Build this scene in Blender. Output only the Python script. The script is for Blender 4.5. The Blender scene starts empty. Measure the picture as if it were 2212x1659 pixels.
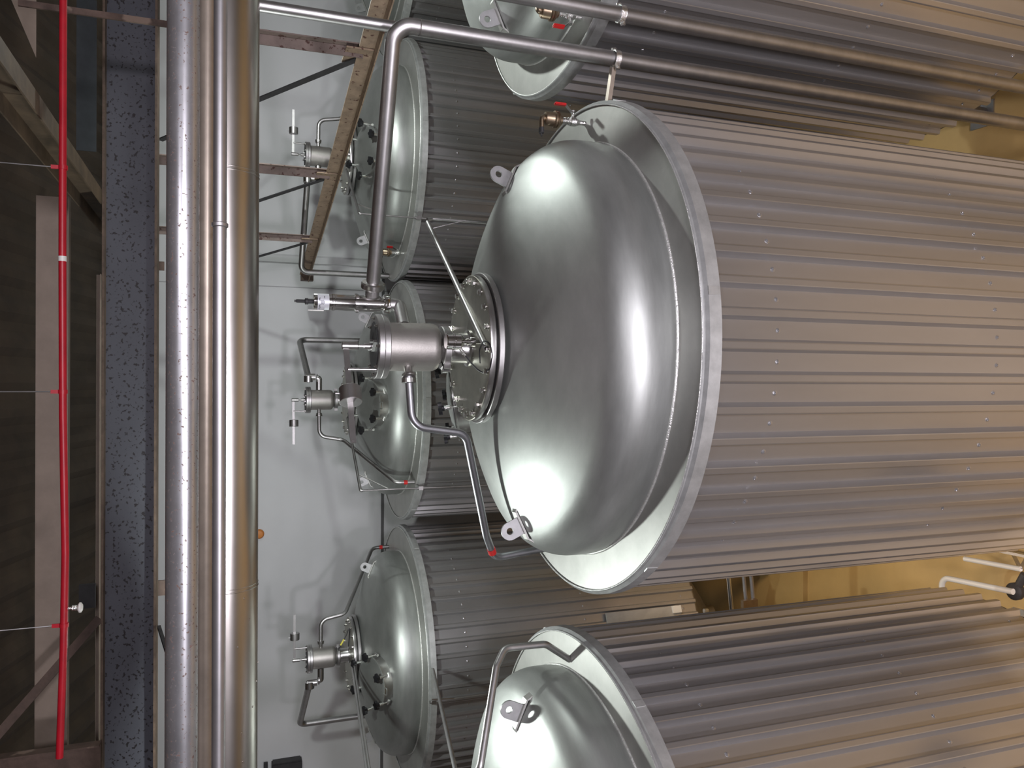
import bpy, bmesh, math, random
from mathutils import Vector, Matrix
random.seed(4)
PI = math.pi; R = math.radians
scn = bpy.context.scene
COL = scn.collection
EYE = 8.5                      # camera height above the floor
TH = 0.343; F = 1680.0         # pitch, focal length in photo pixels
CT, ST = math.cos(TH), math.sin(TH)

# ---------------------------------------------------------------- placing
def ray(x, y):
    a = (829.5 - y) / F; n = (x - 1106.0) / F
    return Vector((a, CT - n * ST, -ST - n * CT))
def PY(x, y, Y):               # point seen at photo pixel (x, y), Y metres ahead
    d = ray(x, y); t = Y / d.y
    return Vector((d.x * t, Y, EYE + d.z * t))
def PZ(x, y, z):               # same, at height z above the floor
    d = ray(x, y); t = (z - EYE) / d.z
    return Vector((d.x * t, d.y * t, z))

# ---------------------------------------------------------------- materials
def mat(name, col, metal=0.0, rough=0.5, var=0.0, vscale=4.0, bump=0.0, bscale=30.0, stretch=None,
        spots=None, spec=0.5, emit=None, rvar=0.0, aniso=0.0):
    m = bpy.data.materials.new(name); m.use_nodes = True
    nt = m.node_tree; b = nt.nodes['Principled BSDF']; L = nt.links.new
    b.inputs['Base Color'].default_value = (*col, 1); b.inputs['Metallic'].default_value = metal
    b.inputs['Roughness'].default_value = rough; b.inputs['Specular IOR Level'].default_value = spec
    tc = nt.nodes.new('ShaderNodeTexCoord'); mp = nt.nodes.new('ShaderNodeMapping')
    L(tc.outputs['Object'], mp.inputs['Vector'])
    if stretch: mp.inputs['Scale'].default_value = stretch
    base = None
    if var > 0:
        n = nt.nodes.new('ShaderNodeTexNoise'); n.inputs['Scale'].default_value = vscale
        n.inputs['Detail'].default_value = 6; n.inputs['Roughness'].default_value = 0.65
        L(mp.outputs[0], n.inputs['Vector'])
        r = nt.nodes.new('ShaderNodeValToRGB')
        r.color_ramp.elements[0].position = 0.32; r.color_ramp.elements[1].position = 0.68
        r.color_ramp.elements[0].color = (*[c * (1 - var) for c in col], 1)
        r.color_ramp.elements[1].color = (*[min(1, c * (1 + var)) for c in col], 1)
        L(n.outputs['Fac'], r.inputs[0]); base = r.outputs[0]
        if rvar > 0:
            mr = nt.nodes.new('ShaderNodeMapRange'); mr.inputs['To Min'].default_value = rough - rvar
            mr.inputs['To Max'].default_value = rough + rvar
            L(n.outputs['Fac'], mr.inputs[0]); L(mr.outputs[0], b.inputs['Roughness'])
    if spots:                  # rust or dirt specks: (colour, scale, threshold)
        sc, ss, th = spots
        v = nt.nodes.new('ShaderNodeTexNoise'); v.inputs['Scale'].default_value = ss
        v.inputs['Detail'].default_value = 3
        L(tc.outputs['Object'], v.inputs['Vector'])
        rr = nt.nodes.new('ShaderNodeValToRGB'); rr.color_ramp.elements[0].position = th
        rr.color_ramp.elements[1].position = th + 0.05
        L(v.outputs['Fac'], rr.inputs[0])
        mx = nt.nodes.new('ShaderNodeMix'); mx.data_type = 'RGBA'
        L(rr.outputs[0], mx.inputs[0])
        if base: L(base, mx.inputs[6])
        else: mx.inputs[6].default_value = (*col, 1)
        mx.inputs[7].default_value = (*sc, 1); base = mx.outputs[2]
        if metal > 0:
            iv = nt.nodes.new('ShaderNodeMath'); iv.operation = 'MULTIPLY_ADD'
            iv.inputs[1].default_value = -metal; iv.inputs[2].default_value = metal
            L(rr.outputs[0], iv.inputs[0]); L(iv.outputs[0], b.inputs['Metallic'])
    if base: L(base, b.inputs['Base Color'])
    if bump > 0:
        n2 = nt.nodes.new('ShaderNodeTexNoise'); n2.inputs['Scale'].default_value = bscale
        n2.inputs['Detail'].default_value = 3; L(mp.outputs[0], n2.inputs['Vector'])
        bp = nt.nodes.new('ShaderNodeBump'); bp.inputs['Strength'].default_value = bump
        bp.inputs['Distance'].default_value = 0.01
        L(n2.outputs['Fac'], bp.inputs['Height']); L(bp.outputs[0], b.inputs['Normal'])
    if emit:
        b.inputs['Emission Color'].default_value = (*emit[0], 1); b.inputs['Emission Strength'].default_value = emit[1]
    return m
M = {}
M['dome'] = mat('brushed_dome_steel', (0.42, 0.435, 0.415), 0.82, 0.47, 0.10, 2.2, 0.05, 6, (1, 1, 5), rvar=0.05)
M['ring'] = mat('dull_top_ring_steel', (0.44, 0.44, 0.415), 0.7, 0.48, 0.10, 3, 0.05, 20)
M['lip'] = mat('galvanised_lip', (0.50, 0.51, 0.50), 0.6, 0.45, 0.16, 9, 0.05, 30)
M['weld'] = mat('weld_bead', (0.75, 0.75, 0.72), 0.7, 0.35, 0.2, 60, 0.5, 120)
M['clad'] = mat('corrugated_galvanised_sheet', (0.50, 0.495, 0.50), 0.82, 0.29, 0.08, 1.5, 0.06, 3, (1, 1, 0.25), rvar=0.04)
M['steel'] = mat('satin_stainless', (0.56, 0.55, 0.54), 1.0, 0.30, 0.06, 8, 0.03, 60)
M['pipe'] = mat('pickled_stainless_pipe', (0.45, 0.44, 0.435), 1.0, 0.42, 0.12, 6, 0.04, 25)
M['drainm'] = mat('dull_dark_stainless', (0.34, 0.34, 0.36), 0.95, 0.42, 0.10, 6)
M['shiny'] = mat('polished_stainless', (0.72, 0.71, 0.70), 1.0, 0.14, 0.04, 10)
M['cast'] = mat('bead_blasted_steel', (0.45, 0.43, 0.405), 0.92, 0.50, 0.06, 10, 0.06, 90)
M['bolt'] = mat('bolt_steel', (0.62, 0.61, 0.58), 1.0, 0.25)
M['cover'] = mat('stained_cover_plate', (0.36, 0.35, 0.30), 0.9, 0.40, 0.18, 5, 0.02, 10, rvar=0.06)
M['lugm'] = mat('white_steel_lug', (0.42, 0.42, 0.42), 0.5, 0.45, 0.12, 12)
M['black'] = mat('black_plastic', (0.012, 0.012, 0.014), 0, 0.35)
M['red'] = mat('red_tape', (0.55, 0.02, 0.02), 0, 0.4)
M['redpaint'] = mat('red_sprinkler_paint', (0.42, 0.008, 0.02), 0, 0.38, 0.15, 5)
M['bronze'] = mat('dull_bronze', (0.34, 0.26, 0.18), 0.95, 0.36, 0.12, 20)
M['chrome'] = mat('chrome_fitting', (0.8, 0.8, 0.78), 1.0, 0.22, 0.1, 60, 0.4, 200)
M['rust'] = mat('flaking_tan_paint_on_rust', (0.30, 0.22, 0.15), 0, 0.65, 0.22, 9, 0.3, 20, None, ((0.10, 0.045, 0.03), 22, 0.62))
M['upright'] = mat('red_brown_primer', (0.19, 0.145, 0.125), 0, 0.65, 0.25, 5, 0.2, 20, None, ((0.07, 0.03, 0.022), 18, 0.60))
M['rafter'] = mat('dusty_rafter_paint', (0.115, 0.08, 0.048), 0, 0.7, 0.35, 4, 0.1, 20)
M['brown'] = mat('dark_rusty_steel', (0.10, 0.065, 0.05), 0, 0.7, 0.4, 5, 0.3, 20, None, ((0.25, 0.18, 0.14), 4, 0.6))
M['darksteel'] = mat('dark_grey_steel', (0.035, 0.034, 0.036), 0, 0.6, 0.3, 7)
M['web'] = mat('blue_grey_beam_paint', (0.085, 0.087, 0.105), 0, 0.6, 0.12, 1.2, 0.1, 20, None, ((0.018, 0.014, 0.016), 30, 0.585))
M['flange'] = mat('brown_beam_edge', (0.13, 0.09, 0.065), 0, 0.7, 0.35, 8, 0.2, 30)
M['purlin'] = mat('tan_purlin_paint', (0.30, 0.24, 0.19), 0, 0.65, 0.12, 3, 0.1, 20)
M['slate'] = mat('slate_plate', (0.05, 0.06, 0.065), 0, 0.7, 0.15, 6)
M['roof'] = mat('dark_roof_sheet', (0.06, 0.04, 0.023), 0, 0.7, 0.3, 1.5, 0.1, 10)
M['wall'] = mat('pale_grey_wall_paint', (0.66, 0.67, 0.67), 0, 0.55, 0.05, 0.35, 0.02, 8)
M['wallseam'] = mat('wall_seam', (0.12, 0.12, 0.12), 0, 0.7)
M['side'] = mat('hall_side_wall_paint', (0.42, 0.42, 0.43), 0, 0.7, 0.08, 0.5)
M['floor'] = mat('ochre_resin_floor', (0.50, 0.345, 0.14), 0, 0.45, 0.10, 0.8, 0.02, 8)
M['spotpipe'] = mat('speckled_zinc_cladding', (0.56, 0.56, 0.58), 0.8, 0.32, 0.10, 4, 0.03, 10, None, ((0.20, 0.14, 0.12), 60, 0.62), rvar=0.05)
M['dustpipe'] = mat('dusty_brown_pipe', (0.42, 0.36, 0.30), 0.55, 0.42, 0.15, 5, 0.05, 20)
M['greypipe'] = mat('grey_steel_pipe', (0.44, 0.43, 0.44), 0.85, 0.42, 0.1, 5)
M['clad2'] = mat('bright_clad_duct', (0.56, 0.53, 0.50), 1.0, 0.30, 0.05, 2, 0.01, 5, rvar=0.03)
M['white'] = mat('white_pipe_paint', (0.75, 0.74, 0.70), 0, 0.4)
M['conc'] = mat('concrete', (0.35, 0.33, 0.30), 0, 0.8, 0.15, 4)
M['orange'] = mat('orange_reflection', (0.65, 0.22, 0.03), 0, 0.5)  # flat orange that stands in for a reflection
M['label'] = mat('silver_label', (0.72, 0.74, 0.78), 0.2, 0.4)
M['ink'] = mat('label_ink', (0.03, 0.03, 0.04), 0, 0.6)
M['yellow'] = mat('yellow_cable_tag', (0.65, 0.58, 0.08), 0, 0.5)
M['lamp'] = mat('lamp_glow', (1, 1, 1), 0, 0.5, emit=((0.93, 0.97, 1.0), 3.0))
M['warmfill'] = mat('warm_fill_glow', (1, 1, 1), 0, 0.5, emit=((1.0, 0.72, 0.42), 3.0))  # glowing lens of the added warm fill lights

# ---------------------------------------------------------------- mesh helpers
def BM(): return bmesh.new()
def lathe(bm, prof, c=(0, 0, 0), seg=48, mtx=None, a0=0.0, a1=2 * PI):
    full = abs(a1 - a0 - 2 * PI) < 1e-6
    n = seg if full else seg + 1
    mtx = mtx or Matrix.Translation(Vector(c)); rings = []
    for (r, z) in prof:
        if r < 1e-6: rings.append([bm.verts.new(mtx @ Vector((0, 0, z)))])
        else: rings.append([bm.verts.new(mtx @ Vector((r * math.cos(a0 + (a1 - a0) * i / seg), r * math.sin(a0 + (a1 - a0) * i / seg), z))) for i in range(n)])
    for A, B in zip(rings, rings[1:]):
        m = seg
        for i in range(m):
            j = (i + 1) % n if full else i + 1
            if len(A) == 1 and len(B) == 1: continue
            if len(A) == 1: bm.faces.new((A[0], B[i], B[j]))
            elif len(B) == 1: bm.faces.new((A[i], A[j], B[0]))
            else: bm.faces.new((A[i], A[j], B[j], B[i]))
def zaxis(p, q):               # matrix taking z axis 0..1 along p->q (unit scale), origin at p
    p = Vector(p); d = (Vector(q) - p)
    return Matrix.Translation(p) @ d.to_track_quat('Z', 'Y').to_matrix().to_4x4()
def cyl(bm, p, q, r, seg=24, r2=None, bev=0.0):
    L = (Vector(q) - Vector(p)).length; r2 = r if r2 is None else r2
    if bev: prof = [(0, 0), (r - bev, 0), (r, bev), (r2, L - bev), (r2 - bev, L), (0, L)]
    else: prof = [(0, 0), (r, 0), (r2, L), (0, L)]
    lathe(bm, prof, seg=seg, mtx=zaxis(p, q))
def box(bm, c, s, mtx=None):
    mtx = mtx or Matrix()
    vs = [bm.verts.new(mtx @ Vector((c[0] + a * s[0] / 2, c[1] + b * s[1] / 2, c[2] + d * s[2] / 2))) for a in (-1, 1) for b in (-1, 1) for d in (-1, 1)]
    for f in ((0, 1, 3, 2), (4, 6, 7, 5), (0, 4, 5, 1), (2, 3, 7, 6), (0, 2, 6, 4), (1, 5, 7, 3)): bm.faces.new([vs[i] for i in f])
def bar(bm, p, q, w, h, up=(0, 0, 1)):
    p = Vector(p); q = Vector(q); d = (q - p); L = d.length; d.normalize()
    u = Vector(up); s = d.cross(u)
    if s.length < 1e-4: s = d.cross(Vector((0, 1, 0)))
    s.normalize(); u = s.cross(d)
    m = Matrix((s, d, u)).transposed().to_4x4(); m.translation = p
    box(bm, (0, L / 2, 0), (w, L, h), m)
def tube(bm, pts, r, bend=0.08, seg=20, caps=True, n=7):
    P = [Vector(p) for p in pts]; P = [P[0]] + [b for a, b in zip(P, P[1:]) if (b - a).length > 1e-5]; path = [P[0]]
    for i in range(1, len(P) - 1):
        a, b, c = P[i - 1], P[i], P[i + 1]
        u = (a - b); v = (c - b); lu, lv = u.length, v.length; u.normalize(); v.normalize()
        ang = u.angle(v)
        if ang > PI - 0.03: path.append(b); continue
        t = min(bend / math.tan(ang / 2), lu * 0.48, lv * 0.48)
        rad = t * math.tan(ang / 2)
        ctr = b + (u + v).normalized() * (rad / math.sin(ang / 2))
        s = b + u * t - ctr; e = b + v * t - ctr; tot = s.angle(e); ax = s.cross(e).normalized()
        for k in range(n + 1): path.append(ctr + Matrix.Rotation(tot * k / n, 3, ax) @ s)
    path.append(P[-1])
    tan = []
    for i in range(len(path)):
        a = path[max(i - 1, 0)]; b = path[min(i + 1, len(path) - 1)]; tan.append((b - a).normalized())
    nrm = tan[0].orthogonal().normalized(); rings = []
    for i, p in enumerate(path):
        if i:
            q = tan[i - 1].rotation_difference(tan[i]); nrm = (q @ nrm)
            nrm = (nrm - tan[i] * nrm.dot(tan[i])).normalized()
        bi = tan[i].cross(nrm)
        rings.append([bm.verts.new(p + (nrm * math.cos(2 * PI * k / seg) + bi * math.sin(2 * PI * k / seg)) * r) for k in range(seg)])
    for A, B in zip(rings, rings[1:]):
        for i in range(seg):
            j = (i + 1) % seg; bm.faces.new((A[i], A[j], B[j], B[i]))
    if caps: bm.faces.new(rings[0][::-1]); bm.faces.new(rings[-1])
def ringtorus(bm, mtx, Rr, r, seg=64, ms=6):
    rings = [[bm.verts.new(mtx @ Vector(((Rr + r * math.cos(2 * PI * k / ms)) * math.cos(2 * PI * i / seg), (Rr + r * math.cos(2 * PI * k / ms)) * math.sin(2 * PI * i / seg), r * math.sin(2 * PI * k / ms)))) for k in range(ms)] for i in range(seg)]
    for i in range(seg):
        for k in range(ms):
            A = rings[i]; B = rings[(i + 1) % seg]; bm.faces.new((A[k], B[k], B[(k + 1) % ms], A[(k + 1) % ms]))
def plate(bm, outline, hole, th, mtx):      # outline list of (u,w), hole (cu,cw,r) ; thick along local y
    n = len(outline)
    cu, cw, hr = hole
    angs = [math.atan2(w - cw, u - cu) for u, w in outline]
    inner = [(cu + hr * math.cos(a), cw + hr * math.sin(a)) for a in angs]
    V = {}
    for s in (-1, 1):
        V[s] = ([bm.verts.new(mtx @ Vector((u, s * th / 2, w))) for u, w in outline], [bm.verts.new(mtx @ Vector((u, s * th / 2, w))) for u, w in inner])
    for i in range(n):
        j = (i + 1) % n
        bm.faces.new((V[-1][0][i], V[-1][0][j], V[-1][1][j], V[-1][1][i]))
        bm.faces.new((V[1][0][j], V[1][0][i], V[1][1][i], V[1][1][j]))
        bm.faces.new((V[-1][0][j], V[-1][0][i], V[1][0][i], V[1][0][j]))
        bm.faces.new((V[-1][1][i], V[-1][1][j], V[1][1][j], V[1][1][i]))

def obj(name, bm, m, parent=None, smooth=40, label=None):
    bmesh.ops.recalc_face_normals(bm, faces=bm.faces)
    me = bpy.data.meshes.new(name); bm.to_mesh(me); bm.free()
    ms = m if isinstance(m, (list, tuple)) else [m]
    for x in ms: me.materials.append(M[x])
    if smooth:
        for p in me.polygons: p.use_smooth = True
        try: me.set_sharp_from_angle(angle=R(smooth))
        except Exception: pass
    o = bpy.data.objects.new(name, me); COL.objects.link(o)
    if parent: o.parent = parent
    if label: o['label'] = label
    return o
def thing(name, label, cat, loc=(0, 0, 0), rz=0.0, group=None):
    o = bpy.data.objects.new(name, None); o.empty_display_size = 0.2; COL.objects.link(o)
    o.location = loc; o.rotation_euler = (0, 0, rz); o['label'] = label; o['category'] = cat
    if group: o['group'] = group
    return o
def tag(o, label, cat, group=None):
    o['label'] = label; o['category'] = cat
    if group: o['group'] = group
    return o
def struct(name, bm, m, smooth=None, parent=None):
    o = obj(name, bm, m, parent, smooth)
    if not parent: o['kind'] = 'structure'
    return o
def copy_tree(o, parent=None):
    c = o.copy(); COL.objects.link(c)
    if parent: c.parent = parent
    for ch in list(o.children): copy_tree(ch, c)
    return c

# ---------------------------------------------------------------- camera
cam = bpy.data.cameras.new('camera'); co = bpy.data.objects.new('camera', cam); COL.objects.link(co)
cam.sensor_width = 36; cam.lens = F / 2212 * 36; cam.clip_start = 0.05; cam.clip_end = 200
down = Vector((0, -ST, -CT)); right = Vector((1, 0, 0)); fwd = Vector((0, CT, -ST))
mm = Matrix((down, right, -fwd)).transposed()
co.matrix_world = Matrix.Translation((0, 0, EYE)) @ Matrix.Rotation(-0.003, 4, fwd) @ mm.to_4x4()
scn.camera = co

# ---------------------------------------------------------------- hall shell
WY = 14.6
bm = BM(); box(bm, (0, 4, -0.1), (34, 26, 0.2)); struct('floor', bm, 'floor')
bm = BM(); box(bm, (0, WY + 0.1, 5.2), (34, 0.2, 10.4)); wb = struct('wall_back', bm, 'wall')
bm = BM(); box(bm, (-15, 4, 6.5), (0.2, 24, 13)); struct('wall_left', bm, 'side')
bm = BM(); box(bm, (15, 4, 6.5), (0.2, 24, 13)); struct('wall_right', bm, 'side')
bm = BM(); box(bm, (0, -8, 7), (34, 0.2, 15)); struct('wall_front', bm, 'side')
# corrugated pitched roof, falling towards the back wall
bm = BM(); y0, z0, y1, z1 = WY + 0.4, 10.45, -8.2, 16.2
n = 75; w = 34.0; vs = []
for i in range(n * 4 + 1):
    x = -w / 2 + w * i / (n * 4); dz = (0, 0, 0.07, 0.07)[i % 4]
    vs.append((bm.verts.new((x, y0, z0 - dz)), bm.verts.new((x, y1, z1 - dz))))
for a, b in zip(vs, vs[1:]): bm.faces.new((a[0], b[0], b[1], a[1]))
struct('ceiling', bm, 'roof')
# wall battens and joints
bm = BM(); box(bm, (-3.5, WY - 0.01, 5.87), (18, 0.02, 0.05)); struct('trim_1', bm, 'wallseam')
for k, px in enumerate((1.74,)):
    bm = BM(); box(bm, (px, WY - 0.005, 5.2), (0.012, 0.012, 10)); struct('trim_%d' % (k + 2), bm, 'side')
# plinth under the back row of tanks
bm = BM(); box(bm, (2.0, 12.1, 0.043), (17.5, 4.3, 0.086)); struct('trim_5', bm, 'floor')

# ---------------------------------------------------------------- tank prototype (origin on the axis at the foot)
RZ = 6.058                      # height of the top ring
HEAD = 0.75
HEADB = 0.69
def dome_z(r, H=None):          # outside surface of the head above the ring
    Rc = 3.0; return (H or HEAD) - (Rc - math.sqrt(Rc * Rc - r * r))
def dome_profile(ro=1.535, HEAD=0.75):
    # straight flange, knuckle, crown
    Rc = 3.0; rk = 0.30
    # knuckle centre at radius ro-rk ; crown centre on the axis at HEAD-Rc
    cx = ro - rk; cz0 = HEAD - Rc
    dz = math.sqrt((Rc - rk) ** 2 - cx ** 2); kz = cz0 + dz
    a_end = math.atan2(dz, cx)
    pts = [(ro - 0.012, 0.0), (ro - 0.004, 0.02), (ro, 0.05)]
    pts += [(cx + rk * math.cos(a_end * k / 12), kz + rk * math.sin(a_end * k / 12)) for k in range(13)]
    r_t = pts[-1][0]
    for k in range(1, 21):
        r = r_t * (1 - k / 20); pts.append((r, cz0 + math.sqrt(Rc * Rc - r * r)))
    pts[-1] = (0, HEAD)
    return pts
def make_tank(ro=1.535, HEAD=0.75):
    t = thing('storage_tank', '', 'tank')
    bm = BM(); lathe(bm, dome_profile(ro, HEAD), (0, 0, RZ), 128)
    d = obj('dome', bm, 'dome', t, 30)
    bm = BM(); ringtorus(bm, Matrix.Translation((0, 0, RZ + 0.004)), ro - 0.003, 0.010, 160, 6); obj('weld_bead', bm, 'weld', t)
    # flat top ring with its upstanding weld line and skirt
    bm = BM(); lathe(bm, [(ro - 0.04, 0), (1.788, -0.004), (1.788, -0.02), (ro - 0.04, -0.02)], (0, 0, RZ), 128); obj('top_ring', bm, 'ring', t, 30)
    bm = BM(); lathe(bm, [(1.786, 0.0), (1.788, 0.009), (1.796, 0.009), (1.80, 0.004), (1.80, -0.004), (1.822, -0.02), (1.826, -0.095), (1.76, -0.095), (1.76, -0.03), (1.786, -0.02)], (0, 0, RZ), 128)
    for a in (0.4, 1.5, 2.6, 3.7, 4.75, 5.8):     # overlapping strap joints
        m = Matrix.Rotation(a, 4, 'Z'); box(bm, (1.824, 0, RZ - 0.055), (0.008, 0.05, 0.075), m)
    obj('skirt_lip', bm, 'lip', t, 30)
    bm = BM(); ringtorus(bm, Matrix.Translation((0, 0, RZ + 0.008)), 1.790, 0.0045, 160, 5); obj('rim_weld', bm, 'weld', t)
    # trapezoidal cladding with screw heads in the pans
    N = 60; zt = RZ - 0.06; zb = RZ - 4.05; bm = BM(); prof = []
    ri, rr = 1.748, 1.794
    for i in range(N):
        for f, r in ((0.0, ri), (0.30, ri), (0.59, ri), (0.68, rr), (0.71, rr + 0.002), (0.88, rr + 0.002), (0.91, rr)):
            prof.append((r, 2 * PI * (i + f) / N))
    top = [bm.verts.new((r * math.cos(a), r * math.sin(a), zt)) for r, a in prof]
    bot = [bm.verts.new((r * math.cos(a), r * math.sin(a), zb)) for r, a in prof]
    for i in range(len(prof)):
        j = (i + 1) % len(prof); bm.faces.new((bot[i], bot[j], top[j], top[i]))
    for i in range(N):
        a = 2 * PI * (i + 0.29) / N
        for zr in (RZ - 0.53, RZ - 2.27, RZ - 3.85):
            m = Matrix.Translation((ri * math.cos(a) * 0.999, ri * math.sin(a) * 0.999, zr)) @ Matrix.Rotation(a, 4, 'Z') @ Matrix.Rotation(PI / 2, 4, 'Y')
            lathe(bm, [(0.016, 0), (0.016, 0.004), (0.009, 0.006), (0.007, 0.012), (0, 0.014)], seg=8, mtx=m)
    obj('cladding', bm, 'clad', t, 20)
    bm = BM(); lathe(bm, [(1.752, zb + 0.001), (1.74, zb - 0.02), (1.62, zb - 0.05), (0.25, zb - 1.15), (0.16, zb - 1.2), (0.16, zb - 1.35), (0, zb - 1.35)], seg=64); obj('cone', bm, 'pipe', t, 30)
    for a in (45, 135, 225, 315):
        c, s = math.cos(R(a)) * 1.45, math.sin(R(a)) * 1.45
        bm = BM(); cyl(bm, (c, s, 0.02), (c, s, zb - 0.05), 0.09, 16); box(bm, (c, s, 0.01), (0.3, 0.3, 0.02)); obj('leg', bm, 'pipe', t)
    # bolted top flange
    zt = RZ + HEAD + 0.077
    bm = BM(); lathe(bm, [(0.47, -0.16), (0.47, -0.104), (0.548, -0.100), (0.552, -0.094), (0.552, -0.062), (0.548, -0.058), (0.45, -0.058)], (0, 0, zt), 80); obj('neck_flange', bm, 'pipe', t, 30)
    bm = BM(); lathe(bm, [(0.50, -0.058), (0.50, -0.048)], (0, 0, zt), 64); obj('gasket', bm, 'black', t)
    bm = BM(); lathe(bm, [(0, -0.047), (0.526, -0.047), (0.530, -0.043), (0.530, -0.004), (0.526, 0), (0, 0)], (0, 0, zt), 80); cv = obj('top_cover', bm, 'cover', t, 30)
    bm = BM(); lathe(bm, [(0.5305, -0.043), (0.5315, -0.040), (0.5315, -0.007), (0.5305, -0.004)], (0, 0, zt), 96); obj('cover_rim', bm, 'steel', t, 30, 'bright machined rim')
    b0 = None
    for i in range(20):
        a = 2 * PI * (i + 0.5) / 20
        if b0 is None:
            bm = BM(); lathe(bm, [(0.0, 0), (0.024, 0), (0.024, 0.005), (0.015, 0.005)], seg=16); lathe(bm, [(0.0185, 0.005), (0.0185, 0.022), (0.016, 0.025), (0, 0.025)], seg=6)
            b0 = obj('bolt', bm, 'bolt', cv, 30); o = b0
        else: o = b0.copy(); COL.objects.link(o)
        o.location = (0.487 * math.cos(a), 0.487 * math.sin(a), zt); o.rotation_euler = (0, 0, a + i)
    # two lifting lugs on the head
    for a in (0, 180):
        g = bpy.data.objects.new('lifting_lug', None)
        m = Matrix.Rotation(R(a), 4, 'Z') @ Matrix.Translation((ro - 0.235, 0, RZ + dome_z(ro - 0.235, HEAD))) @ Matrix.Rotation(R(24), 4, 'Y')
        bm = BM()
        out = [(-0.065, -0.03), (0.065, -0.03), (0.065, 0.06)]
        out += [(0.065 * math.cos(R(k)), 0.105 + 0.065 * math.sin(R(k))) for k in range(0, 181, 15)] + [(-0.065, 0.06)]
        # refine the outline so the hole stays round
        ref = []
        for i in range(len(out)):
            p, q = out[i], out[(i + 1) % len(out)]; k = max(1, int(math.dist(p, q) / 0.02))
            ref += [(p[0] + (q[0] - p[0]) * j / k, p[1] + (q[1] - p[1]) * j / k) for j in range(k)]
        plate(bm, ref, (0, 0.105, 0.026), 0.018, m)
        lg = obj('lifting_lug', bm, 'lugm', t, 30)
        bm = BM(); box(bm, (0, 0, 0.010), (0.22, 0.075, 0.014), m)
        for s_ in (-1, 1): bar(bm, m @ Vector((s_ * 0.108, 0, 0.010)), m @ Vector((s_ * 0.15, 0, -0.022)), 0.075, 0.012)
        obj('base_plate', bm, 'ring', lg, 30)
    return t
def make_manhole(parent, ang, r=1.03, H=None):
    z = RZ + dome_z(r, H) - 0.01; tilt = math.asin(r / 3.0)
    m = Matrix.Rotation(R(ang), 4, 'Z') @ Matrix.Translation((r, 0, z)) @ Matrix.Rotation(tilt, 4, 'Y')
    bm = BM(); lathe(bm, [(0.29, -0.08), (0.29, 0.085), (0.302, 0.09), (0.302, 0.105), (0.27, 0.105)], seg=48)
    nk = obj('manhole', bm, 'steel', parent, 30); nk.matrix_local = m
    bm = BM(); lathe(bm, [(0.0, 0.165), (0.12, 0.160), (0.22, 0.145), (0.275, 0.125), (0.305, 0.120), (0.310, 0.117), (0.310, 0.109), (0.28, 0.107), (0, 0.107)], seg=48)
    tube(bm, [(0.29, -0.04, 0.12), (0.36, -0.04, 0.115), (0.36, 0.04, 0.115), (0.29, 0.04, 0.12)], 0.006, 0.015, 8)
    obj('hatch_cover', bm, 'dome', nk, 35)
    for k in range(6):
        a = 2 * PI * (k + 0.5) / 6; c, s = math.cos(a), math.sin(a)
        bm = BM(); q = Matrix.Rotation(a, 4, 'Z')
        cyl(bm, q @ Vector((0.325, -0.03, 0.05)), q @ Vector((0.325, 0.03, 0.05)), 0.016, 12)
        cyl(bm, q @ Vector((0.325, 0, 0.05)), q @ Vector((0.325, 0, 0.15)), 0.009, 10)
        cyl(bm, q @ Vector((0.325, 0, 0.115)), q @ Vector((0.325, 0, 0.175)), 0.018, 14)
        obj('clamp', bm, 'chrome', nk, 30)
        bm = BM()
        cyl(bm, q @ Vector((0.325, 0, 0.175)), q @ Vector((0.325, 0, 0.20)), 0.024, 12)
        n = 24; mt = q @ Matrix.Translation((0.325, 0, 0.195))
        pr = [(0.047 + 0.010 * math.cos(5 * 2 * PI * i / n)) for i in range(n)]
        lo = [bm.verts.new(mt @ Vector((pr[i] * math.cos(2 * PI * i / n), pr[i] * math.sin(2 * PI * i / n), 0))) for i in range(n)]
        hi = [bm.verts.new(mt @ Vector((pr[i] * math.cos(2 * PI * i / n), pr[i] * math.sin(2 * PI * i / n), 0.03))) for i in range(n)]
        bm.faces.new(lo[::-1]); bm.faces.new(hi)
        for i in range(n): bm.faces.new((lo[i], lo[(i + 1) % n], hi[(i + 1) % n], hi[i]))
        obj('clamp_knob', bm, 'black', nk, 30)
    return nk

A = (0.262, 5.48); Et = (-3.716, 5.323); Ft = (4.25, 5.87); B = (3.43, 12.06); Ct = (-0.245, 11.85); D = (-3.955, 11.49); G = (7.13, 12.3)
LF, LB = 0.0, 0.086
GR = 'corrugated storage tanks in two rows'
tA = make_tank(); tA.location = (*A, LF); tA.rotation_euler.z = R(6)
spec = [(Et, LF, 'front tank cut off by the bottom edge, left of the big central tank', 1),
        (Ft, LF, 'front tank half out of frame at the top, behind two long steel drop pipes', -2),
        (B, LB, 'back-row tank behind the horizontal overflow pipe and the rusty roof truss', 2),
        (Ct, LB, 'middle back-row tank directly behind the valve of the big central tank', -1),
        (D, LB, 'back-row tank whose black-knobbed round hatch stands clear of its valve, left of the others', 3),
        (G, LB, 'farthest back-row tank, only a dark corner showing above the rusty truss', 0)]
tanks = {}
tB = make_tank(1.44, HEADB)
for key, (c, z, lab, rot) in zip('EFBCDG', spec):
    o = copy_tree(tA) if key in 'EF' else (tB if key == 'B' else copy_tree(tB)); o.location = (*c, z); o.rotation_euler.z = R(rot); o['label'] = lab; o['group'] = GR; tanks[key] = o
tA['label'] = 'big corrugated steel tank in the centre, nearest, with a wide grey dome and bolted cover'
tA['group'] = GR; tanks['A'] = tA
make_manhole(tA, 112 - 6)
proto_m = make_manhole(tanks['D'], -92 - 3, 1.03, HEADB); proto_m.scale = (1.1, 1.1, 1.1)
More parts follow.
